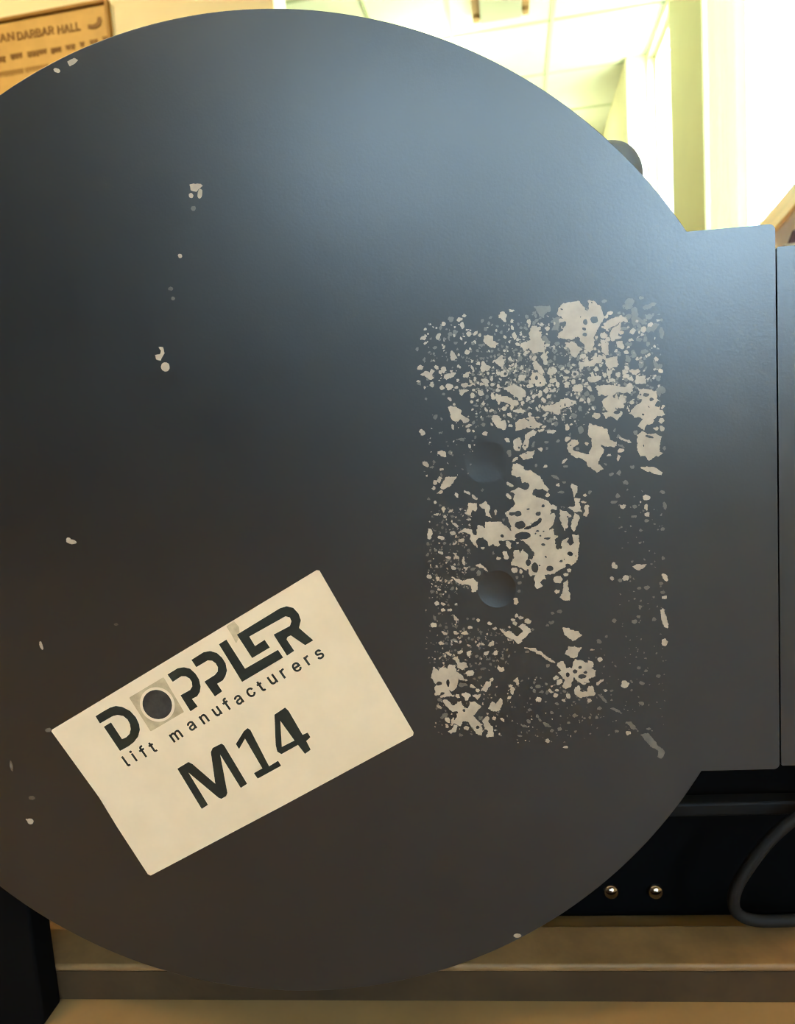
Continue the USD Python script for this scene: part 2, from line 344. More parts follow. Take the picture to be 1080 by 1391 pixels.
for ch, x, y in small:
    m = meshkit.text_mesh(ch, 15.5 * pxm, 0.00007, bold=True)
    m.apply_translation(np.r_[-m.bounds.mean(0)[:2], 0])
    a = math.radians(31.0 if x > 230 else 30); R2 = np.array([[math.cos(a), -math.sin(a)], [math.sin(a), math.cos(a)]])
    q = L(x, y); xy = m.vertices[:, :2] @ R2.T + q
    m.vertices = np.c_[xy[:, 0], IY + 0.00007 - m.vertices[:, 2], xy[:, 1]]; m.fix_normals()
    obj('tagline_letter', m, 'print_ink', sticker)
obj('smudge', sheet(poly_px([(309, 851), (318, 845), (324, 852), (325, 862), (321, 872), (317, 864)]).buffer(.0004), -0.00028, 0.00003), 'smudge', sticker)

# peeled label: leftovers of paper and glue, plus chips in the paint (flat flakes on the cover's front plane)
# spots are (x, y, rx, ry, tilt) and outlines are corner lists, both in ninths of a picture point from the tile's corner
def roughen(g, amp, seed):
    """Uneven torn edge: moves the outline by smooth noise, amp in metres."""
    out = []
    for q_ in getattr(g, 'geoms', [g]):
        if q_.is_empty or q_.area < 1e-9: continue
        def ring(r):
            p = np.array(r.segmentize(0.00025).coords)[:-1]
            k = np.c_[p / 0.0016, np.full(len(p), seed)]; k2 = np.c_[p / 0.0006, np.full(len(p), seed)]
            dx = meshkit.noise(k, 1) - .5 + .9 * (meshkit.noise(k2, 3) - .5); dy = meshkit.noise(k, 2) - .5 + .9 * (meshkit.noise(k2, 4) - .5)
            return p + amp * np.c_[dx, dy] * 2
        e = ring(q_.exterior)
        if len(e) < 4: continue
        out.append(Polygon(e, [ring(r) for r in q_.interiors if r.length > .0008]).buffer(0))
    return unary_union(out)
def spot(o, s, x, y, rx, ry, tilt=0.0):
    c_ = L(o[0] + x / s, o[1] + y / s); k = pxm / s
    g = affinity.scale(Point(0, 0).buffer(1, 5), rx * k, ry * k)
    return affinity.translate(affinity.rotate(g, -tilt, origin=(0, 0)), *c_)
TILES = {}
def tile(o, polys, spots, faint=(), holes=(), faint_polys=(), s=9.0):
    TILES[o + (s,)] = (polys, spots, faint, holes, faint_polys)
tile((560, 400), [[(880,500),(975,510),(990,570),(1050,600),(1000,645),(930,630),(880,590)],[(480,690),(520,720),(540,765),(520,805),(485,800),(470,750)],[(110,985),(170,940),(215,960),(240,915),(270,940),(240,990),(270,1020),(220,1040),(170,1000)],[(385,1020),(420,985),(490,955),(530,960),(500,1000),(420,1035)],[(840,900),(870,820),(900,860),(945,880),(940,925),(860,930)],[(1000,820),(1060,770),(1085,760),(1085,880),(1050,850)]],
  [(135,530,35,22),(320,515,25,35,30),(380,360,25,28),(635,260,28,18),(575,305,30,25),(610,375,28,40),(690,485,28,25),(770,475,35,20,-35),(595,540,15,15),(670,705,32,32),(100,895,35,30),(300,895,32,20,20),(385,915,35,42,-20),(340,945,18,20),(570,880,22,18),(735,900,15,32,-30),(805,850,20,18),(660,990,38,30),(690,960,30,14),(1050,960,30,22),(770,1030,16,30),(890,1055,48,25),(975,1030,16,30),(75,1060,30,16),(675,435,22,16),(1065,265,20,18)],
  [(475,300,30,28),(460,480,28,20),(520,470,26,34),(530,590,20,16),(745,595,22,22),(840,615,30,12),(60,670,20,20),(150,800,18,28),(240,810,18,14),(845,780,18,18),(850,320,18,25),(935,350,14,22),(960,280,18,14),(275,645,22,16),(400,550,18,14),(845,970,22,15),(350,410,18,18),(900,420,20,25),(800,690,18,14)])
tile((680, 400), [[(0,230),(40,220),(75,250),(55,330),(20,300),(0,280)],[(350,480),(380,400),(440,390),(460,450),(495,480),(490,530),(530,580),(525,690),(460,700),(400,710),(350,650),(300,690),(240,610),(300,580),(370,570)],[(400,860),(430,820),(480,870),(530,940),(510,980),(450,930),(410,890)],
   [(725,160),(760,110),(950,90),(990,140),(1050,180),(1085,220),(1085,700),(1040,640),(980,560),(960,500),(880,540),(760,530),(700,510),(720,470),(800,400),(810,340),(760,280),(700,240)],[(800,590),(900,600),(1000,670),(940,720),(930,770),(880,740),(830,650)],[(340,1040),(400,960),(470,970),(530,1010),(560,1085),(350,1085)]],
  [(130,200,40,16,10),(140,325,18,25),(140,410,18,30),(170,510,22,42,-10),(55,520,18,18),(345,375,14,28),(500,370,28,20,30),(300,518,20,12),(565,620,32,18),(540,765,40,50),(630,940,55,48),(115,785,25,20,35),(180,870,16,35,25),(20,820,28,48),(40,970,45,38),(260,1020,38,40),(640,1050,48,28),(1000,760,34,28),(1050,830,32,48),(980,870,20,48,-20),(810,940,38,18),(910,970,45,40),(800,1025,28,18)],
  [(320,270,16,22),(440,320,25,22),(560,560,30,60,-30),(660,690,25,30),(660,770,20,20),(740,880,30,20),(600,820,28,18),(130,920,30,25),(330,930,28,25),(690,600,25,25)],
  [(60,970,16,14),(910,975,18,16),(440,1020,16,22),(1035,340,22,30),(1020,420,22,16),(1030,490,24,18)],
  [[(410,150),(600,140),(610,200),(550,230),(530,290),(480,260),(440,200)],[(630,290),(720,270),(730,340),(700,440),(620,430),(670,350)]])
tile((800, 400), [[(0,80),(80,90),(150,180),(180,280),(130,380),(100,420),(60,520),(50,680),(0,690)],[(180,360),(380,260),(450,290),(400,330),(300,380),(240,410),(200,400)],[(280,430),(390,350),(380,430),(350,500),(400,520),(300,560),(260,500)],[(150,580),(240,600),(240,740),(160,700)],[(210,780),(340,760),(350,870),(280,890),(210,850)],[(0,830),(200,750),(120,830),(0,890)],[(580,1010),(690,1000),(690,1085),(580,1085)]],
  [(180,500,48,36),(375,610,32,48),(250,950,30,65),(90,910,36,28),(80,1030,65,38),(260,1050,48,28),(560,940,55,34),(440,950,34,26),(450,1000,36,22)],
  [(500,90,50,42),(470,150,60,30),(560,230,40,70),(560,310,40,70),(640,330,65,22,35),(740,140,80,26,-15),(735,270,36,26),(890,470,22,65),(790,400,34,46,40),(610,550,36,22),(690,550,26,26),(680,700,46,28),(550,730,28,45),(830,880,22,55,-35),(640,850,28,45),(640,40,22,16),(190,80,25,16),(480,800,30,26),(480,610,40,22),(420,410,40,18)],
  [(65,310,38,38)])
tile((560, 520), [[(575,90),(640,90),(700,95),(640,120),(605,155),(580,130)],[(435,300),(480,290),(540,305),(600,350),(610,400),(690,450),(670,480),(630,490),(585,430),(560,470),(495,460),(480,400),(455,340)],[(975,440),(1000,400),(1060,410),(1085,450),(1085,560),(1030,520)]],
  [(245,25,26,35),(365,65,30,30),(450,50,40,42),(540,60,20,20),(640,25,45,28),(705,30,25,18),(850,20,28,18),(910,20,24,22),(980,20,25,18),(735,155,22,34,30),(840,125,33,33),(915,85,14,18),(1045,90,26,26),(985,165,24,48),(1050,205,24,60,-15),(730,230,20,18),(800,215,14,14),(900,325,30,16,40),(965,340,24,16),(455,200,16,32,-30),(520,265,14,18),(500,540,18,32),(690,530,38,18,-20),(690,585,24,20),(755,590,20,20),(890,620,30,28),(705,775,20,20),(120,605,26,50,-35),(365,865,48,28,30),(165,1000,48,22,40),(360,1060,24,16)],
  [(85,10,28,18),(850,280,20,18,30),(280,420,25,24),(360,440,14,14),(750,490,18,18),(595,695,40,18,10),(770,665,15,15),(740,705,12,12),(340,610,18,14),(470,855,26,26),(265,965,14,20),(240,1035,24,12),(165,195,12,14),(780,275,30,14),(1015,370,16,14),(910,170,20,26),(380,140,20,12)])
tile((680, 520), [[(40,60),(180,30),(300,90),(310,150),(260,190),(180,170),(110,100)],[(0,170),(80,170),(150,210),(210,220),(200,270),(120,280),(60,220),(0,220)],[(160,350),(220,330),(250,300),(300,350),(230,375)],[(650,270),(730,210),(800,200),(920,230),(880,270),(820,300),(740,300),(700,380),(640,350),(520,330),(540,290)],[(190,500),(230,450),(300,440),(340,490),(350,420),(400,420),(440,480),(500,510),(460,540),(400,550),(330,540),(240,570),(190,580)],[(300,660),(340,610),(400,580),(440,600),(400,640),(350,670),(330,790),(290,820),(260,780),(300,720)],[(240,890),(330,850),(410,840),(390,915),(280,940)],[(155,1085),(160,1000),(200,990),(270,1030),(280,1070),(340,1085)],
   [(820,760),(870,700),(940,710),(950,740),(900,770),(880,800),(900,840),(1000,870),(1085,880),(1085,1020),(1040,950),(960,910),(880,890),(830,830)]],
  [(265,245,24,18),(45,320,34,22),(110,395,16,40,-35),(340,190,28,28),(400,170,14,22),(360,40,38,28),(480,20,58,28),(480,135,26,50,10),(560,90,32,36),(590,170,30,22),(530,215,36,28,45),(640,95,38,18),(690,20,22,28),(550,390,42,18,-35),(480,285,14,18),(120,525,24,20),(30,520,42,52),(205,730,55,55),(200,790,42,36),(80,705,34,16,40),(180,940,48,18,-35),(490,580,34,16),(620,600,55,28),(490,810,32,22),(545,1025,22,20),(785,955,42,16,-40),(820,690,38,22,-30),(810,540,24,38),(1050,740,22,22),(940,70,60,44),(850,320,18,18)],
  [(340,315,18,14),(110,860,26,40),(590,585,36,18),(560,725,24,16),(700,715,16,20),(570,810,16,16),(435,1010,14,18),(400,755,18,34,20),(940,800,24,18),(985,580,28,42),(850,635,14,24),(970,310,24,32),(1010,190,28,38),(600,470,34,14,30),(770,420,18,40),(900,400,30,30),(790,1020,26,14),(820,130,26,16,-40)])
tile((800, 520), [[(80,50),(250,30),(430,60),(430,130),(340,110),(280,160),(200,150),(130,110)],[(160,230),(260,160),(350,220),(400,180),(450,220),(420,300),(330,290),(290,350),(210,330)],[(170,380),(300,330),(400,350),(410,390),(340,440),(280,400),(210,430)],[(600,70),(820,100),(840,210),(800,290),(900,340),(930,390),(820,400),(770,500),(700,510),(680,570),(610,520),(680,430),(560,420),(500,370),(560,290),(620,260),(660,200),(600,180),(620,100)],[(600,640),(660,590),(720,640),(780,620),(890,660),(860,770),(850,850),(900,860),(830,900),(740,930),(690,890),(630,900),(590,770)],
   [(640,1040),(740,1030),(830,1050),(900,1100),(880,1125),(820,1110),(700,1070)],[(0,500),(220,570),(250,700),(330,730),(330,770),(200,770),(140,740),(170,840),(110,980),(170,1050),(90,1085),(0,1020),(0,860),(50,780),(40,680),(0,640)]],
  [(100,400,45,36),(500,60,45,55),(890,460,28,28),(890,560,28,32),(820,550,32,22),(440,700,85,16,30),(250,885,24,16),(390,830,32,26),(360,920,22,38,25),(340,200,20,60),(420,90,60,40)],
  [(400,770,45,12,30),(530,1030,18,18),(205,990,18,14),(310,580,14,18),(360,660,24,18),(880,90,50,42),(570,610,20,26),(40,190,36,36),(60,300,30,18),(925,800,14,22)],
  [(345,360,34,22),(700,150,30,18),(765,200,22,18),(740,660,46,14,20)])
tile((560, 640), [[(355,190),(390,110),(440,70),(540,70),(520,110),(440,190),(380,220)],[(690,390),(790,400),(780,480),(730,480),(690,535),(650,510),(700,450)],[(820,420),(890,380),(950,440),(940,510),(970,560),(900,540),(900,460)],[(580,740),(640,705),(720,720),(740,790),(790,780),(810,660),(850,670),(890,710),(900,630),(1085,620),(1085,830),(1050,860),(1065,890),(1030,915),(990,890),(940,910),(920,850),(870,800),(800,820),(770,880),(795,930),(750,890),(710,830),(720,770),(670,745)]],
  [(330,100,26,45,30),(280,135,26,26),(265,205,20,26),(340,258,38,24),(545,295,20,28,-30),(670,260,45,14,30),(760,320,45,18,45),(1015,500,20,35,15),(285,375,18,20),(385,465,26,38),(470,495,26,20),(288,530,28,14),(400,555,22,18),(690,590,25,14),(525,655,45,16,40),(215,765,34,68,10),(350,815,46,20,25),(500,755,32,32),(540,800,16,16),(610,845,38,20,-10),(515,885,24,16),(350,1000,34,18,30),(540,1040,50,20,45),(860,935,22,14),(1055,1070,28,18),(440,1060,34,18)],
  [(360,45,14,24),(860,230,20,14),(340,420,16,16),(490,550,20,14),(365,695,16,18),(395,880,18,14),(565,850,12,25),(190,885,20,18),(185,1020,18,24),(690,970,16,18),(990,1000,12,24),(290,965,18,18),(410,745,12,12),(200,340,16,18),(570,605,18,12),(220,970,14,16)],
  [(855,850,18,30)])
tile((680, 640), [[(140,20),(160,0),(370,0),(430,50),(490,80),(520,150),(590,220),(560,245),(520,205),(400,225),(380,285),(470,340),(570,365),(620,415),(690,430),(680,465),(610,470),(600,530),(665,540),(640,640),(590,690),(580,730),(640,710),(660,780),(700,800),(650,830),(660,880),(700,960),(750,950),(750,860),(830,815),(800,870),(860,920),(900,880),(880,780),(950,790),(960,880),(940,1000),(930,1085),(400,1085),(415,1000),(330,890),(250,840),(200,770),(150,740),(130,690),(110,590),(60,520),(130,460),(190,410),(170,350),(190,280),(130,250),(220,205),(340,240),(270,130),(230,50),(190,70)],
   [(0,640),(80,690),(150,750),(210,800),(170,840),(80,840),(0,840)],[(870,160),(930,180),(935,240),(900,310),(870,220)],[(830,445),(910,430),(910,330),(960,340),(980,490),(900,480)],[(1040,420),(1075,420),(1065,550),(1020,540)],[(725,480),(800,500),(860,550),(820,570),(820,680),(780,715),(740,620)],[(905,510),(960,550),(930,650),(905,725),(865,680)],[(165,1085),(170,970),(210,960),(240,1010),(270,970),(330,1040),(320,1085)]],
  [(115,165,50,20,40),(105,310,28,45,-30),(575,295,28,24),(705,165,25,18),(1035,295,28,14),(1015,375,34,16),(100,900,28,50,-30),(60,1030,28,55,-25),(205,885,16,16),(640,530,22,20)],
  [(670,75,50,20,30),(780,135,20,14),(760,440,24,14),(40,600,18,16),(740,260,40,14)],
  [(215,520,40,33),(140,520,34,22),(240,660,58,46),(340,690,45,18,-15),(420,650,55,26,-30),(475,605,34,24,-50),(270,790,88,42),(460,520,28,24),(335,465,18,11),(520,425,18,18),(570,820,35,13),(305,180,42,42),(850,1010,32,26,20),(700,920,24,34),(20,790,18,20),(450,735,22,10),(520,900,22,16)])
tile((800, 640), [], [(420,430,30,28),(705,330,42,33),(705,440,18,38),(715,525,30,24)],
  [(450,140,24,34,-40),(350,300,24,24),(310,380,34,18),(565,435,25,18),(705,605,25,20),(560,555,30,16),(632,725,20,16),(900,250,28,20),(925,430,18,48),(900,710,24,18),(905,1060,16,24),(280,40,28,18),(370,20,28,24),(15,260,20,18),(620,880,16,14)])
tile((560, 760), [[(480,220),(540,240),(620,265),(700,240),(750,230),(760,265),(805,270),(780,385),(740,390),(720,310),(650,300),(580,295)],[(780,70),(830,50),(890,90),(920,140),(860,100)]],
  [(210,210,32,20),(318,235,24,24),(650,105,20,20),(630,25,18,45),(500,105,30,20,30),(305,535,30,24),(378,543,28,18),(375,620,27,20),(460,618,24,18),(260,800,36,30),(535,720,45,16,45),(710,828,24,20),(945,785,24,20),(1000,845,24,24),(395,900,40,16,45),(535,895,26,24),(640,900,38,22),(352,1025,30,20,30),(690,1050,24,16),(800,1055,22,14),(865,1030,28,16,30),(970,1030,32,32),(808,740,24,18),(335,370,24,13)],
  [(810,165,24,34),(740,120,28,18,-30),(440,10,30,14),(565,65,16,18),(580,130,15,14),(300,95,20,12),(360,80,14,14),(490,355,24,20),(240,395,18,20),(300,405,16,14),(350,425,18,14),(450,450,18,20),(275,720,20,24),(335,810,20,18),(415,825,20,18),(510,815,24,14),(490,680,14,18),(680,725,14,14),(750,730,16,18),(435,945,20,14),(600,940,16,16),(630,855,16,24),(505,980,34,14,-25),(415,1025,20,18),(810,960,18,16),(838,888,18,18),(735,975,18,14),(210,20,20,16),(440,560,16,14),(330,660,18,14)])
tile((680, 760), [[(130,40),(150,0),(920,0),(900,60),(850,70),(790,90),(740,110),(680,160),(640,170),(560,170),(530,190),(550,240),(500,250),(490,290),(515,330),(480,350),(430,340),(415,240),(440,180),(410,190),(360,160),(350,110),(300,130),(260,100),(200,80),(150,60)],[(770,290),(820,260),(825,380),(850,490),(820,490),(770,500),(725,460),(770,380)],[(220,830),(270,790),(300,810),(360,850),(365,890),(300,940),(250,980),(200,960),(250,910),(280,870)],[(0,850),(60,890),(130,890),(180,940),(260,1000),(220,1025),(150,970),(70,935),(20,890)],[(770,840),(830,850),(900,870),(985,920),(960,945),(880,985),(820,940),(780,910)]],
  [(170,130,33,33),(250,155,24,24),(380,165,33,33),(705,245,56,48),(840,135,30,26),(800,185,24,18),(690,390,34,24),(185,510,28,42,-15),(195,690,28,20),(250,715,28,18),(330,755,48,32),(150,745,24,20),(180,785,28,22)],
  [(235,285,20,18),(200,220,18,18),(270,210,14,14),(230,390,18,18),(725,635,28,20),(640,655,25,12),(620,770,30,18),(575,800,24,10),(395,855,20,14)],
  [(420,100,38,58),(600,110,38,33),(340,40,28,38),(825,80,28,28),(740,20,16,12)])
tile((800, 760), [[(535,95),(600,60),(700,60),(680,95),(610,125)],[(870,620),(910,610),(970,780),(955,840),(915,810)]],
  [(315,72,30,45,-25),(288,225,24,30,-40),(448,225,40,36),(925,1015,36,46),(920,465,32,22),(930,220,26,55,-30)],
  [(385,260,24,20),(880,295,18,18),(905,405,24,18),(610,355,24,20),(710,345,28,22),(625,585,20,26),(610,698,26,18),(560,755,28,22),(312,750,26,22),(795,730,24,20),(125,1005,24,34,-30),(215,940,18,18)])
tile((560, 880), [[(240,360),(265,240),(320,280),(370,235),(430,270),(460,210),(510,210),(545,300),(600,350),(665,390),(650,410),(550,370),(560,420),(530,500),(480,530),(430,500),(480,590),(350,600),(390,550),(280,580),(285,480),(300,440),(260,400)],[(500,130),(550,110),(580,190),(650,185),(670,230),(610,265),(565,235),(545,165)],[(850,510),(910,420),(960,410),(950,460),(890,535)],[(610,570),(660,545),(710,580),(690,600),(685,640),(655,640),(650,600)],[(740,580),(830,570),(825,610),(790,620)],[(380,640),(430,640),(490,710),(550,680),(600,660),(625,740),(680,740),(710,670),(760,665),(840,720),(780,790),(740,830),(830,920),(855,1000),(840,1075),(790,1040),(690,900),(620,890),(580,960),(520,920),(560,800),(470,760),(420,710)],[(440,1020),(480,1010),(520,950),(550,960),(520,1020),(470,1045)],[(940,740),(980,670),(1030,710),(1060,640),(1085,620),(1085,700),(1060,760),(1000,780)],[(870,900),(900,840),(940,860),(930,920),(985,980),(985,1085),(910,1085),(940,1020),(890,990)]],
  [(585,55,34,22,-30),(440,70,38,16,35),(695,75,28,34),(905,70,40,22,-30),(1025,65,24,28),(705,310,52,38,-15),(1065,250,24,34),(740,470,40,20,25),(970,390,20,20),(800,515,28,22),(560,590,28,28),(325,720,40,22,30),(430,880,34,28,40),(430,955,20,28),(665,975,28,22),(1000,860,26,24),(275,140,18,18),(505,900,28,38)],
  [(930,140,28,16),(785,105,20,18),(870,255,34,16,-10),(780,190,14,14),(830,360,24,14),(620,450,55,26),(340,640,24,28,-30),(400,820,34,28),(370,850,24,16),(830,860,24,24),(600,1070,20,12),(760,380,20,12),(990,160,18,12)],
  [(330,435,34,24),(437,430,20,44),(635,765,14,16),(800,970,18,20),(530,790,28,18),(370,560,26,14)])
tile((680, 880), [[(300,0),(420,10),(450,30),(600,130),(660,185),(620,165),(480,75)],[(790,75),(830,0),(980,0),(930,110),(880,125)],[(690,190),(760,170),(800,250),(880,250),(900,150),(960,150),(1085,200),(1085,420),(1040,420),(940,380),(880,350),(860,470),(800,500),(760,470),(800,400),(770,350),(710,310),(760,280),(690,220)],[(905,560),(920,490),(960,480),(970,540),(1060,540),(1085,480),(1085,580),(980,605)],[(930,370),(1040,440),(1020,450),(910,380)]],
  [(680,365,28,28),(720,420,38,32,-40),(20,265,34,28),(200,395,22,45),(210,445,18,20),(130,465,24,20),(145,520,26,48,15),(105,610,28,22,-35),(5,660,22,45),(25,875,34,20,40),(675,580,28,24),(828,590,26,28),(770,640,28,18,25),(465,630,36,30),(615,530,34,18,25),(685,518,20,16)],
  [(320,50,24,18),(412,425,20,16),(460,470,24,20),(380,485,20,16),(410,525,20,24),(560,445,18,18),(500,540,28,13),(570,545,14,24),(355,760,24,16),(445,835,18,20),(480,880,25,13,50),(570,945,55,20,30),(725,990,24,18),(628,1015,20,18),(340,900,24,24),(290,955,45,13,25),(620,790,18,16),(575,215,28,18),(780,530,18,18),(240,1070,20,12),(690,685,24,14),(900,830,24,16),(835,915,16,16)],
  [(910,290,28,22),(1000,350,46,26),(820,330,22,28),(970,240,18,18),(1040,300,20,16)])
tile((800, 880), [[(0,160),(45,170),(50,230),(20,260),(75,280),(70,340),(0,370)],[(0,470),(50,480),(60,530),(75,560),(30,580),(0,560)]],
  [(135,140,24,28),(40,25,28,16),(130,425,58,20,-35),(10,645,34,28),(208,522,18,16),(440,445,52,46),(480,1042,32,22)],
  [(610,245,24,20),(700,283,20,14),(845,340,28,20),(645,430,28,22,30),(640,680,32,22,30),(350,1020,24,18),(730,990,28,14),(130,740,28,18),(690,1070,46,18),(280,525,18,14),(330,755,10,10),(520,520,16,12)],
  [], [[(110,570),(140,570),(225,670),(200,670)],[(270,745),(310,730),(360,760),(400,800),(370,790)],[(450,910),(510,900),(560,960),(590,1000),(550,1000)]])
tile((680, 950), [], [(288,255,13,11),(398,292,16,11)], [(362,182,12,11),(120,222,12,8),(545,112,8,9),(583,112,7,8),(310,82,8,8),(455,98,14,8)], [], [[(770,140),(800,150),(830,185),(800,175)],[(860,220),(900,210),(950,270),(1005,325),(985,360),(960,350),(970,320),(915,285)]], 4.5)
thick, thin, cut = [], [], []
for (ox, oy, s_), (P_, S_, F_, H_, FP_) in TILES.items():
    o_ = (ox, oy)
    thick += [poly_px(p, o_, s_).buffer(.6 * pxm) for p in P_] + [spot(o_, s_, *p[:2], p[2] * .9, p[3] * .9, *p[4:]) for p in S_]
    thin += [poly_px(p, o_, s_).buffer(.3 * pxm) for p in FP_] + [spot(o_, s_, *p[:2], p[2] * .95, p[3] * .95, *p[4:]) for p in F_]
    cut += [spot(o_, s_, *p) for p in H_]
# fine specks, thickest where the photograph's are
for (x0, y0, x1, y1, n, lo, hi, fr) in ((785, 425, 903, 560, 75, 1.3, 4.0, .40), (700, 425, 800, 530, 45, 1.2, 3.6, .45), (640, 500, 760, 580, 40, 1.0, 3.0, .4), (575, 440, 720, 530, 130, .8, 1.9, .55), (640, 470, 800, 580, 210, .8, 2.0, .55), (690, 425, 900, 520, 130, .8, 2.2, .6), (760, 500, 900, 560, 70, .8, 2.0, .55),
        (582, 690, 640, 800, 120, .6, 1.5, .6), (578, 780, 625, 900, 60, .6, 1.5, .6), (600, 850, 700, 905, 70, .7, 1.7, .6), (590, 900, 680, 1000, 70, .7, 1.6, .5),
        (680, 920, 800, 1010, 60, .6, 1.4, .8), (790, 880, 905, 1000, 45, .6, 1.3, .95), (840, 660, 905, 900, 45, .6, 1.4, .95), (575, 560, 650, 650, 30, .6, 1.4, .7)):
    for _ in range(int(n * 1.7)):
        x, y = rng.uniform(x0, x1), rng.uniform(y0, y1)
        if abs(x - 675) < 30 and (abs(y - 800) < 32 or abs(y - 628) < 30): continue
        r_ = rng.uniform(lo * .8, hi * .85); g = spot((x, y), 1.0, 0, 0, r_, r_ * rng.uniform(.6, 1.3), rng.uniform(0, 90))
        (thin if rng.random() < fr else thick).append(g)
for _ in range(140):                                    # pinholes in the larger leftovers
    x, y = rng.uniform(690, 900), rng.uniform(410, 790)
    cut.append(spot((x, y), 1.0, 0, 0, rng.uniform(.5, 1.5), rng.uniform(.5, 1.3), rng.uniform(0, 90)))
cut = unary_union(cut)
thick = roughen(unary_union([g.buffer(0) for g in thick]), .00062, .5).difference(roughen(cut, .0003, 7.5))
thin = roughen(unary_union([g.buffer(0) for g in thin]), .00055, 3.5).difference(thick.buffer(.00005)).difference(cut)
obj('label_residue', sheet(thick, -0.00007, 0.00009), 'residue', mach, kind='stuff', label='pale flaking leftovers of a peeled label')
obj('glue_specks', sheet(thin, -0.00005, 0.00007), 'residue_thin', mach, kind='stuff', label='greyish glue specks around the peeled label')
Z1, ZS1 = (180, 220), 4.636
chips = [[poly_px([(360, 140), (430, 137), (442, 150), (400, 187), (368, 180)], Z1, ZS1), spot(Z1, ZS1, 424, 200, 14, 26, 15), spot(Z1, ZS1, 368, 212, 12, 14)],
         [poly_px([(163, 1165), (193, 1168), (202, 1205), (184, 1232), (178, 1250), (148, 1245), (142, 1215), (172, 1212), (180, 1190)], Z1, ZS1)], [spot(Z1, ZS1, 207, 1290, 25, 27)],
         [spot(Z1, ZS1, 300, 592, 12, 12)], [spot((0, 820), 2.9, 163, 165, 6, 17, -8)], [spot((0, 820), 2.9, 120, 857, 13, 12), spot((0, 820), 2.9, 108, 852, 8, 4, 30)], [spot((97, 736), 1, 0, 0, 7, 3, 10), spot((97, 736), 1, -4, -3, 3, 2.5)],
         [poly_px([(580, 530), (640, 500), (675, 520), (640, 555), (600, 570)], (0, 0), 6.35)], [spot((0, 0), 6.35, 490, 608, 28, 14, 25)], [spot((703, 1271), 1, 0, 0, 5, 3)]]
for g in chips: obj('paint_chip', sheet(roughen(unary_union(g), .00025, 9.5), -0.00006, 0.00008), 'residue', mach)
faint_chips = [spot(Z1, ZS1, 383, 292, 14, 14), spot(Z1, ZS1, 240, 797, 16, 11), spot(Z1, ZS1, 255, 860, 11, 11), spot((0, 820), 2.9, 190, 498, 13, 8, -20), spot((0, 820), 2.9, 125, 765, 14, 8), spot((158, 848), 1, 0, 0, 3, 2), spot((0, 820), 2.9, 45, 640, 6, 22)]
for g in faint_chips: obj('paint_chip', sheet(roughen(g, .00025, 11.5), -0.00005, 0.00007), 'residue_thin', mach)

# ------------------------------------------------------------------ rail under the machine, cable
rail = thing('base_rail', ORIGIN, MYAW, label='brown painted steel rail on the floor under the machine', category='rail')
obj('rail_web', bx(-0.9, 0.9, RAIL_FRONT + .001, rail_back - .001, 0, rail_top - .005), 'rail_paint', rail)
obj('rail_top', rounded(-0.9, 0.9, RAIL_FRONT, rail_back, rail_top - .005, rail_top, 0.002, 12), 'rail_lit', rail, smooth=30, label='top face with lamplight put into its lighter brown')
cb = [L(*p, .055) for p in ((1130, 1085), (1085, 1108), (1045, 1142), (1012, 1185), (997, 1217), (1000, 1238), (1020, 1249), (1050, 1251), (1090, 1250), (1140, 1248))]
cp = spline([(a, .055, b) for a, b in cb], 80)
cab = thing('cable', ORIGIN, MYAW, label='dark grey cable looping down behind the right panel', category='cable')
obj('cable_sheath', tube(cp, 0.0036, 14), 'rubber', cab, smooth=60)

# ------------------------------------------------------------------ notice board on the cream wall
def W(x, y, at):
    dr = ray(x, y); t = at / dr[1]; return np.array([dr[0] * t, dr[2] * t + CAMH])
nb_r, nb_t = W(152, 26, YW)[0], W(75, 17, YW)[1]
nb = thing('notice_board', (nb_r - 0.4, YW, nb_t - 0.5), label='tan wooden notice board lettered DARBAR HALL with brown frame', category='sign')
def nl(x, y, back=0.02):
    a = W(x, y, YW - back); return np.array([a[0] - (nb_r - 0.4), a[1] - (nb_t - 0.5)])
wx0, wx1, wz0, wz1 = -0.5, 0.4, -0.22, 0.5
obj('board_panel', bx(wx0 + .015, wx1 - .015, -.016, -.001, wz0 + .015, wz1 - .015), 'board_wood', nb)
fw = 0.010
obj('board_frame', cat(bx(wx0, wx1, -.026, -.001, wz1 - fw, wz1), bx(wx0, wx1, -.026, -.001, wz0, wz0 + fw), bx(wx0, wx0 + fw, -.026, -.001, wz0 + fw, wz1 - fw), bx(wx1 - fw, wx1, -.026, -.001, wz0 + fw, wz1 - fw)), 'board_frame', nb)
def word(txt, xa, ya, xb, yb, hpx, mat='board_ink'):
    a, b = nl(xa, ya), nl(xb, yb); h = hpx * 0.00275
    m = meshkit.text_mesh(txt, h, 0.003, bold=True); s = (b[0] - a[0]) / m.extents[0]
    v = m.vertices - [m.bounds[0][0], 0, 0]
    m.vertices = np.c_[a[0] + v[:, 0] * s, -.016 - v[:, 2], (a[1] + b[1]) / 2 + v[:, 1]]; m.fix_normals()
    return obj('board_word', m, mat, nb)
word('AN', -1, 56.5, 19, 53.5, 9.5); word('DARBAR', 23, 53, 73, 46, 9.5); word('HALL', 78, 45, 109, 40.5, 9.5)
aw = [nl(*p) for p in ((119, 38), (119, 33), (126, 33), (131, 30), (132, 23), (136, 22), (138, 27), (136, 34), (130, 38), (124, 39))]
def flat_on_board(pts, mat, name):
    m = trimesh.creation.extrude_polygon(Polygon(pts).buffer(0), .003, engine='earcut'); v = m.vertices.copy()
    m.vertices = np.c_[v[:, 0], -.016 - v[:, 2], v[:, 1]]; m.fix_normals(); obj(name, m, mat, nb)
flat_on_board(aw, 'board_ink', 'arrow_mark')
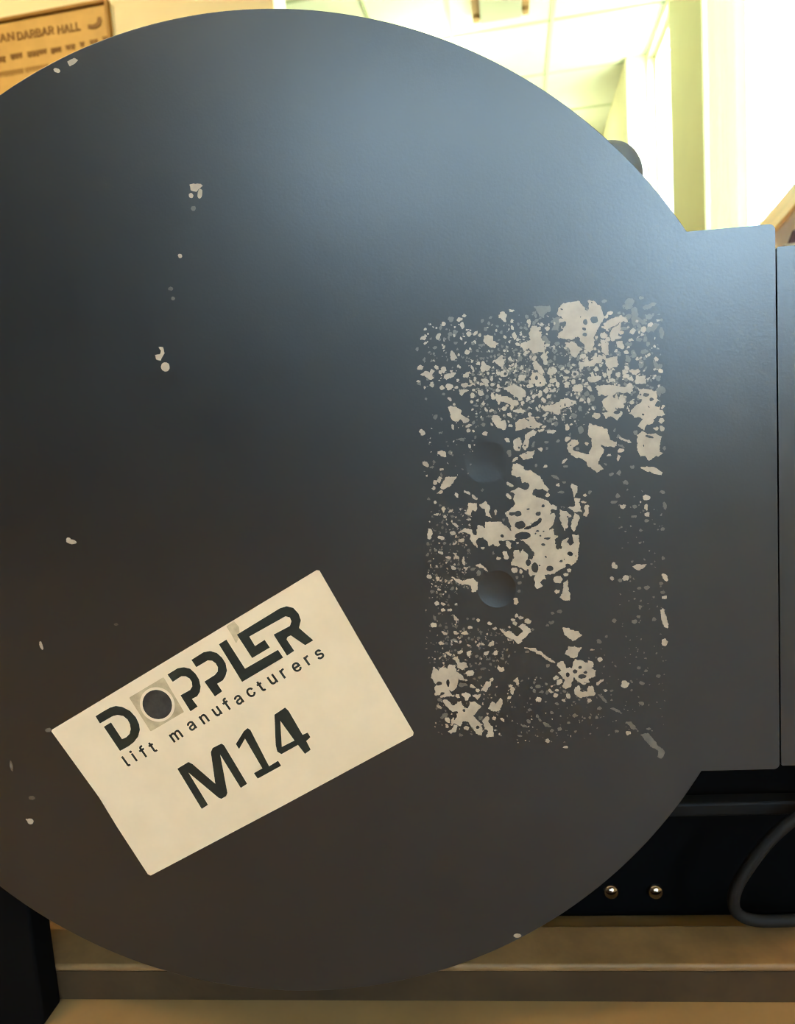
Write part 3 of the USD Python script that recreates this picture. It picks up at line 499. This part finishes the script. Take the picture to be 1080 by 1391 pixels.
def script_word(xa, ya, xb, yb, mat, hpx=7.0):
    a, b = nl(xa, ya), nl(xb, yb); zt_ = (a[1] + b[1]) / 2 + hpx * .00275; h = hpx * .00275; w = b[0] - a[0]
    g = [sbox(a[0], zt_ - h * .24, b[0], zt_)]
    k = max(1, round(w / (h * .8)))
    for i in range(k):
        cx_ = a[0] + w * (i + .5) / k; hh = h * rng.uniform(.8, 1.1)
        g.append(sbox(cx_ + w / k * .18, zt_ - hh, cx_ + w / k * .40, zt_))
        g.append(Point(cx_ - w / k * .1, zt_ - hh * .62).buffer(h * .30, 6).difference(Point(cx_ - w / k * .1, zt_ - hh * .62).buffer(h * .10, 4)))
    g = unary_union(g); ms = []
    for q_ in getattr(g, 'geoms', [g]):
        m = trimesh.creation.extrude_polygon(q_, .003, engine='earcut'); v = m.vertices.copy(); m.vertices = np.c_[v[:, 0], -.016 - v[:, 2], v[:, 1]]; ms.append(m)
    m = cat(*ms); m.fix_normals(); obj('board_word', m, mat, nb)
for w_ in ((-4, 85, 7, 83.5), (14, 81, 30, 78.5), (37, 78, 63, 73), (69, 73, 83, 70.5), (89, 69, 102, 66.5), (108, 65, 115, 63.5), (122, 62, 133, 60), (139, 57.5, 147, 56)): script_word(*w_, 'board_ink')
for w_ in ((-3, 104.5, 31, 98.5), (34, 98.5, 66, 92)): script_word(*w_, 'board_ink_faint', 6.0)

# ------------------------------------------------------------------ things on the ceiling and by the windows
lx0, lx1, ly0, ly1 = -0.049 * H, 0.087 * H, 3.95, 1.845 * H
cl = thing('ceiling_vent', ((lx0 + lx1) / 2, (ly0 + ly1) / 2, ZC), label='tan edged ceiling fitting with a pale cover near the top edge', category='ceiling fitting')
a_, b_ = (lx1 - lx0) / 2, (ly1 - ly0) / 2
obj('fitting_tray', rounded(-a_, a_, -b_, b_, -0.026, -0.002, .006), 'lamp_tan', cl, smooth=30)
obj('cover', rounded(-a_ + .045, a_ - .045, -b_ + .02, b_ - .004, -0.052, -0.0265, .008), 'lamp_body', cl, smooth=30)
for s_ in (-1, 1): obj('end_clip', rounded(s_ * (a_ - .022) - .02, s_ * (a_ - .022) + .02, b_ - .06, b_ - .005, -.045, -.0265, .006), 'lamp_tan', cl, smooth=30)

cu = thing('curtain', (XR + 0.025, Y2 - 0.25, 0.32), label='pale green sheer curtain gathered beside the yellow pier', category='curtain')
yy = np.linspace(-.26, .22, 90); off = .018 * np.sin(yy * 70) + .006 * np.sin(yy * 23 + 1)
shape_ = Polygon(list(zip(off, yy)) + list(zip(off[::-1] + .003, yy[::-1])))
cm = trimesh.creation.extrude_polygon(shape_, ZC - 0.06 - 0.32, engine='earcut')
obj('cloth', cm, 'curtain', cu, smooth=40)
rod = trimesh.creation.cylinder(radius=.008, height=1.2, sections=12); rod.apply_transform(trimesh.transformations.rotation_matrix(math.pi / 2, [1, 0, 0])); rod.apply_translation([0, -0.35, ZC - .32 - .05])
obj('rod', rod, 'frame_white', cu, smooth=40)

YD = 1.7
def D(x, y): return W(x, y, YD)
dsk = [D(1052, 307), D(1084, 270)]
slope = (dsk[1][1] - dsk[0][1]) / (dsk[1][0] - dsk[0][0])
base = np.array([dsk[0][0], YD, 0.0])
desk = thing('lectern', base, label='tan wooden lectern with a steep sloping top before the right window', category='lectern')
z0 = dsk[0][1]; wd = 0.30
def prism(pts, y0, y1):
    m = trimesh.creation.extrude_polygon(Polygon(pts), y1 - y0, engine='earcut'); v = m.vertices.copy(); m.vertices = np.c_[v[:, 0], y1 - v[:, 2], v[:, 1]]; m.fix_normals(); return m
obj('side_board', prism([(0, 0), (wd, 0), (wd, z0 + slope * wd - .02), (0, z0 - .02)], 0.02, 0.04), 'peach_wood', desk)
nrm = np.array([-slope, 1]) / math.hypot(slope, 1) * .014
obj('sloping_top', prism([(-.004, z0 - .018), (wd + .01, z0 + slope * wd + .0), (wd + .01 + nrm[0], z0 + slope * wd + nrm[1]), (-.004 + nrm[0] * .2, z0 - .018 + nrm[1])], -.02, .34), 'tan_wood', desk)
obj('side_board', prism([(0, 0), (wd, 0), (wd, z0 + slope * wd - .02), (0, z0 - .02)], 0.28, 0.30), 'peach_wood', desk)
pz = D(1074, 330); pq = D(1081, 311)
obj('mauve_wedge', prism([(pz[0] - base[0], pz[1]), (wd - .02, pz[1]), (wd - .02, pq[1] + .12), (pq[0] - base[0], pq[1])], 0.010, 0.019), 'mauve', desk)  # flat mauve wedge above the shelf
obj('shelf', bx(pz[0] - base[0] - .01, wd, .002, .0195, pz[1] - .02, pz[1]), 'frame_white', desk)
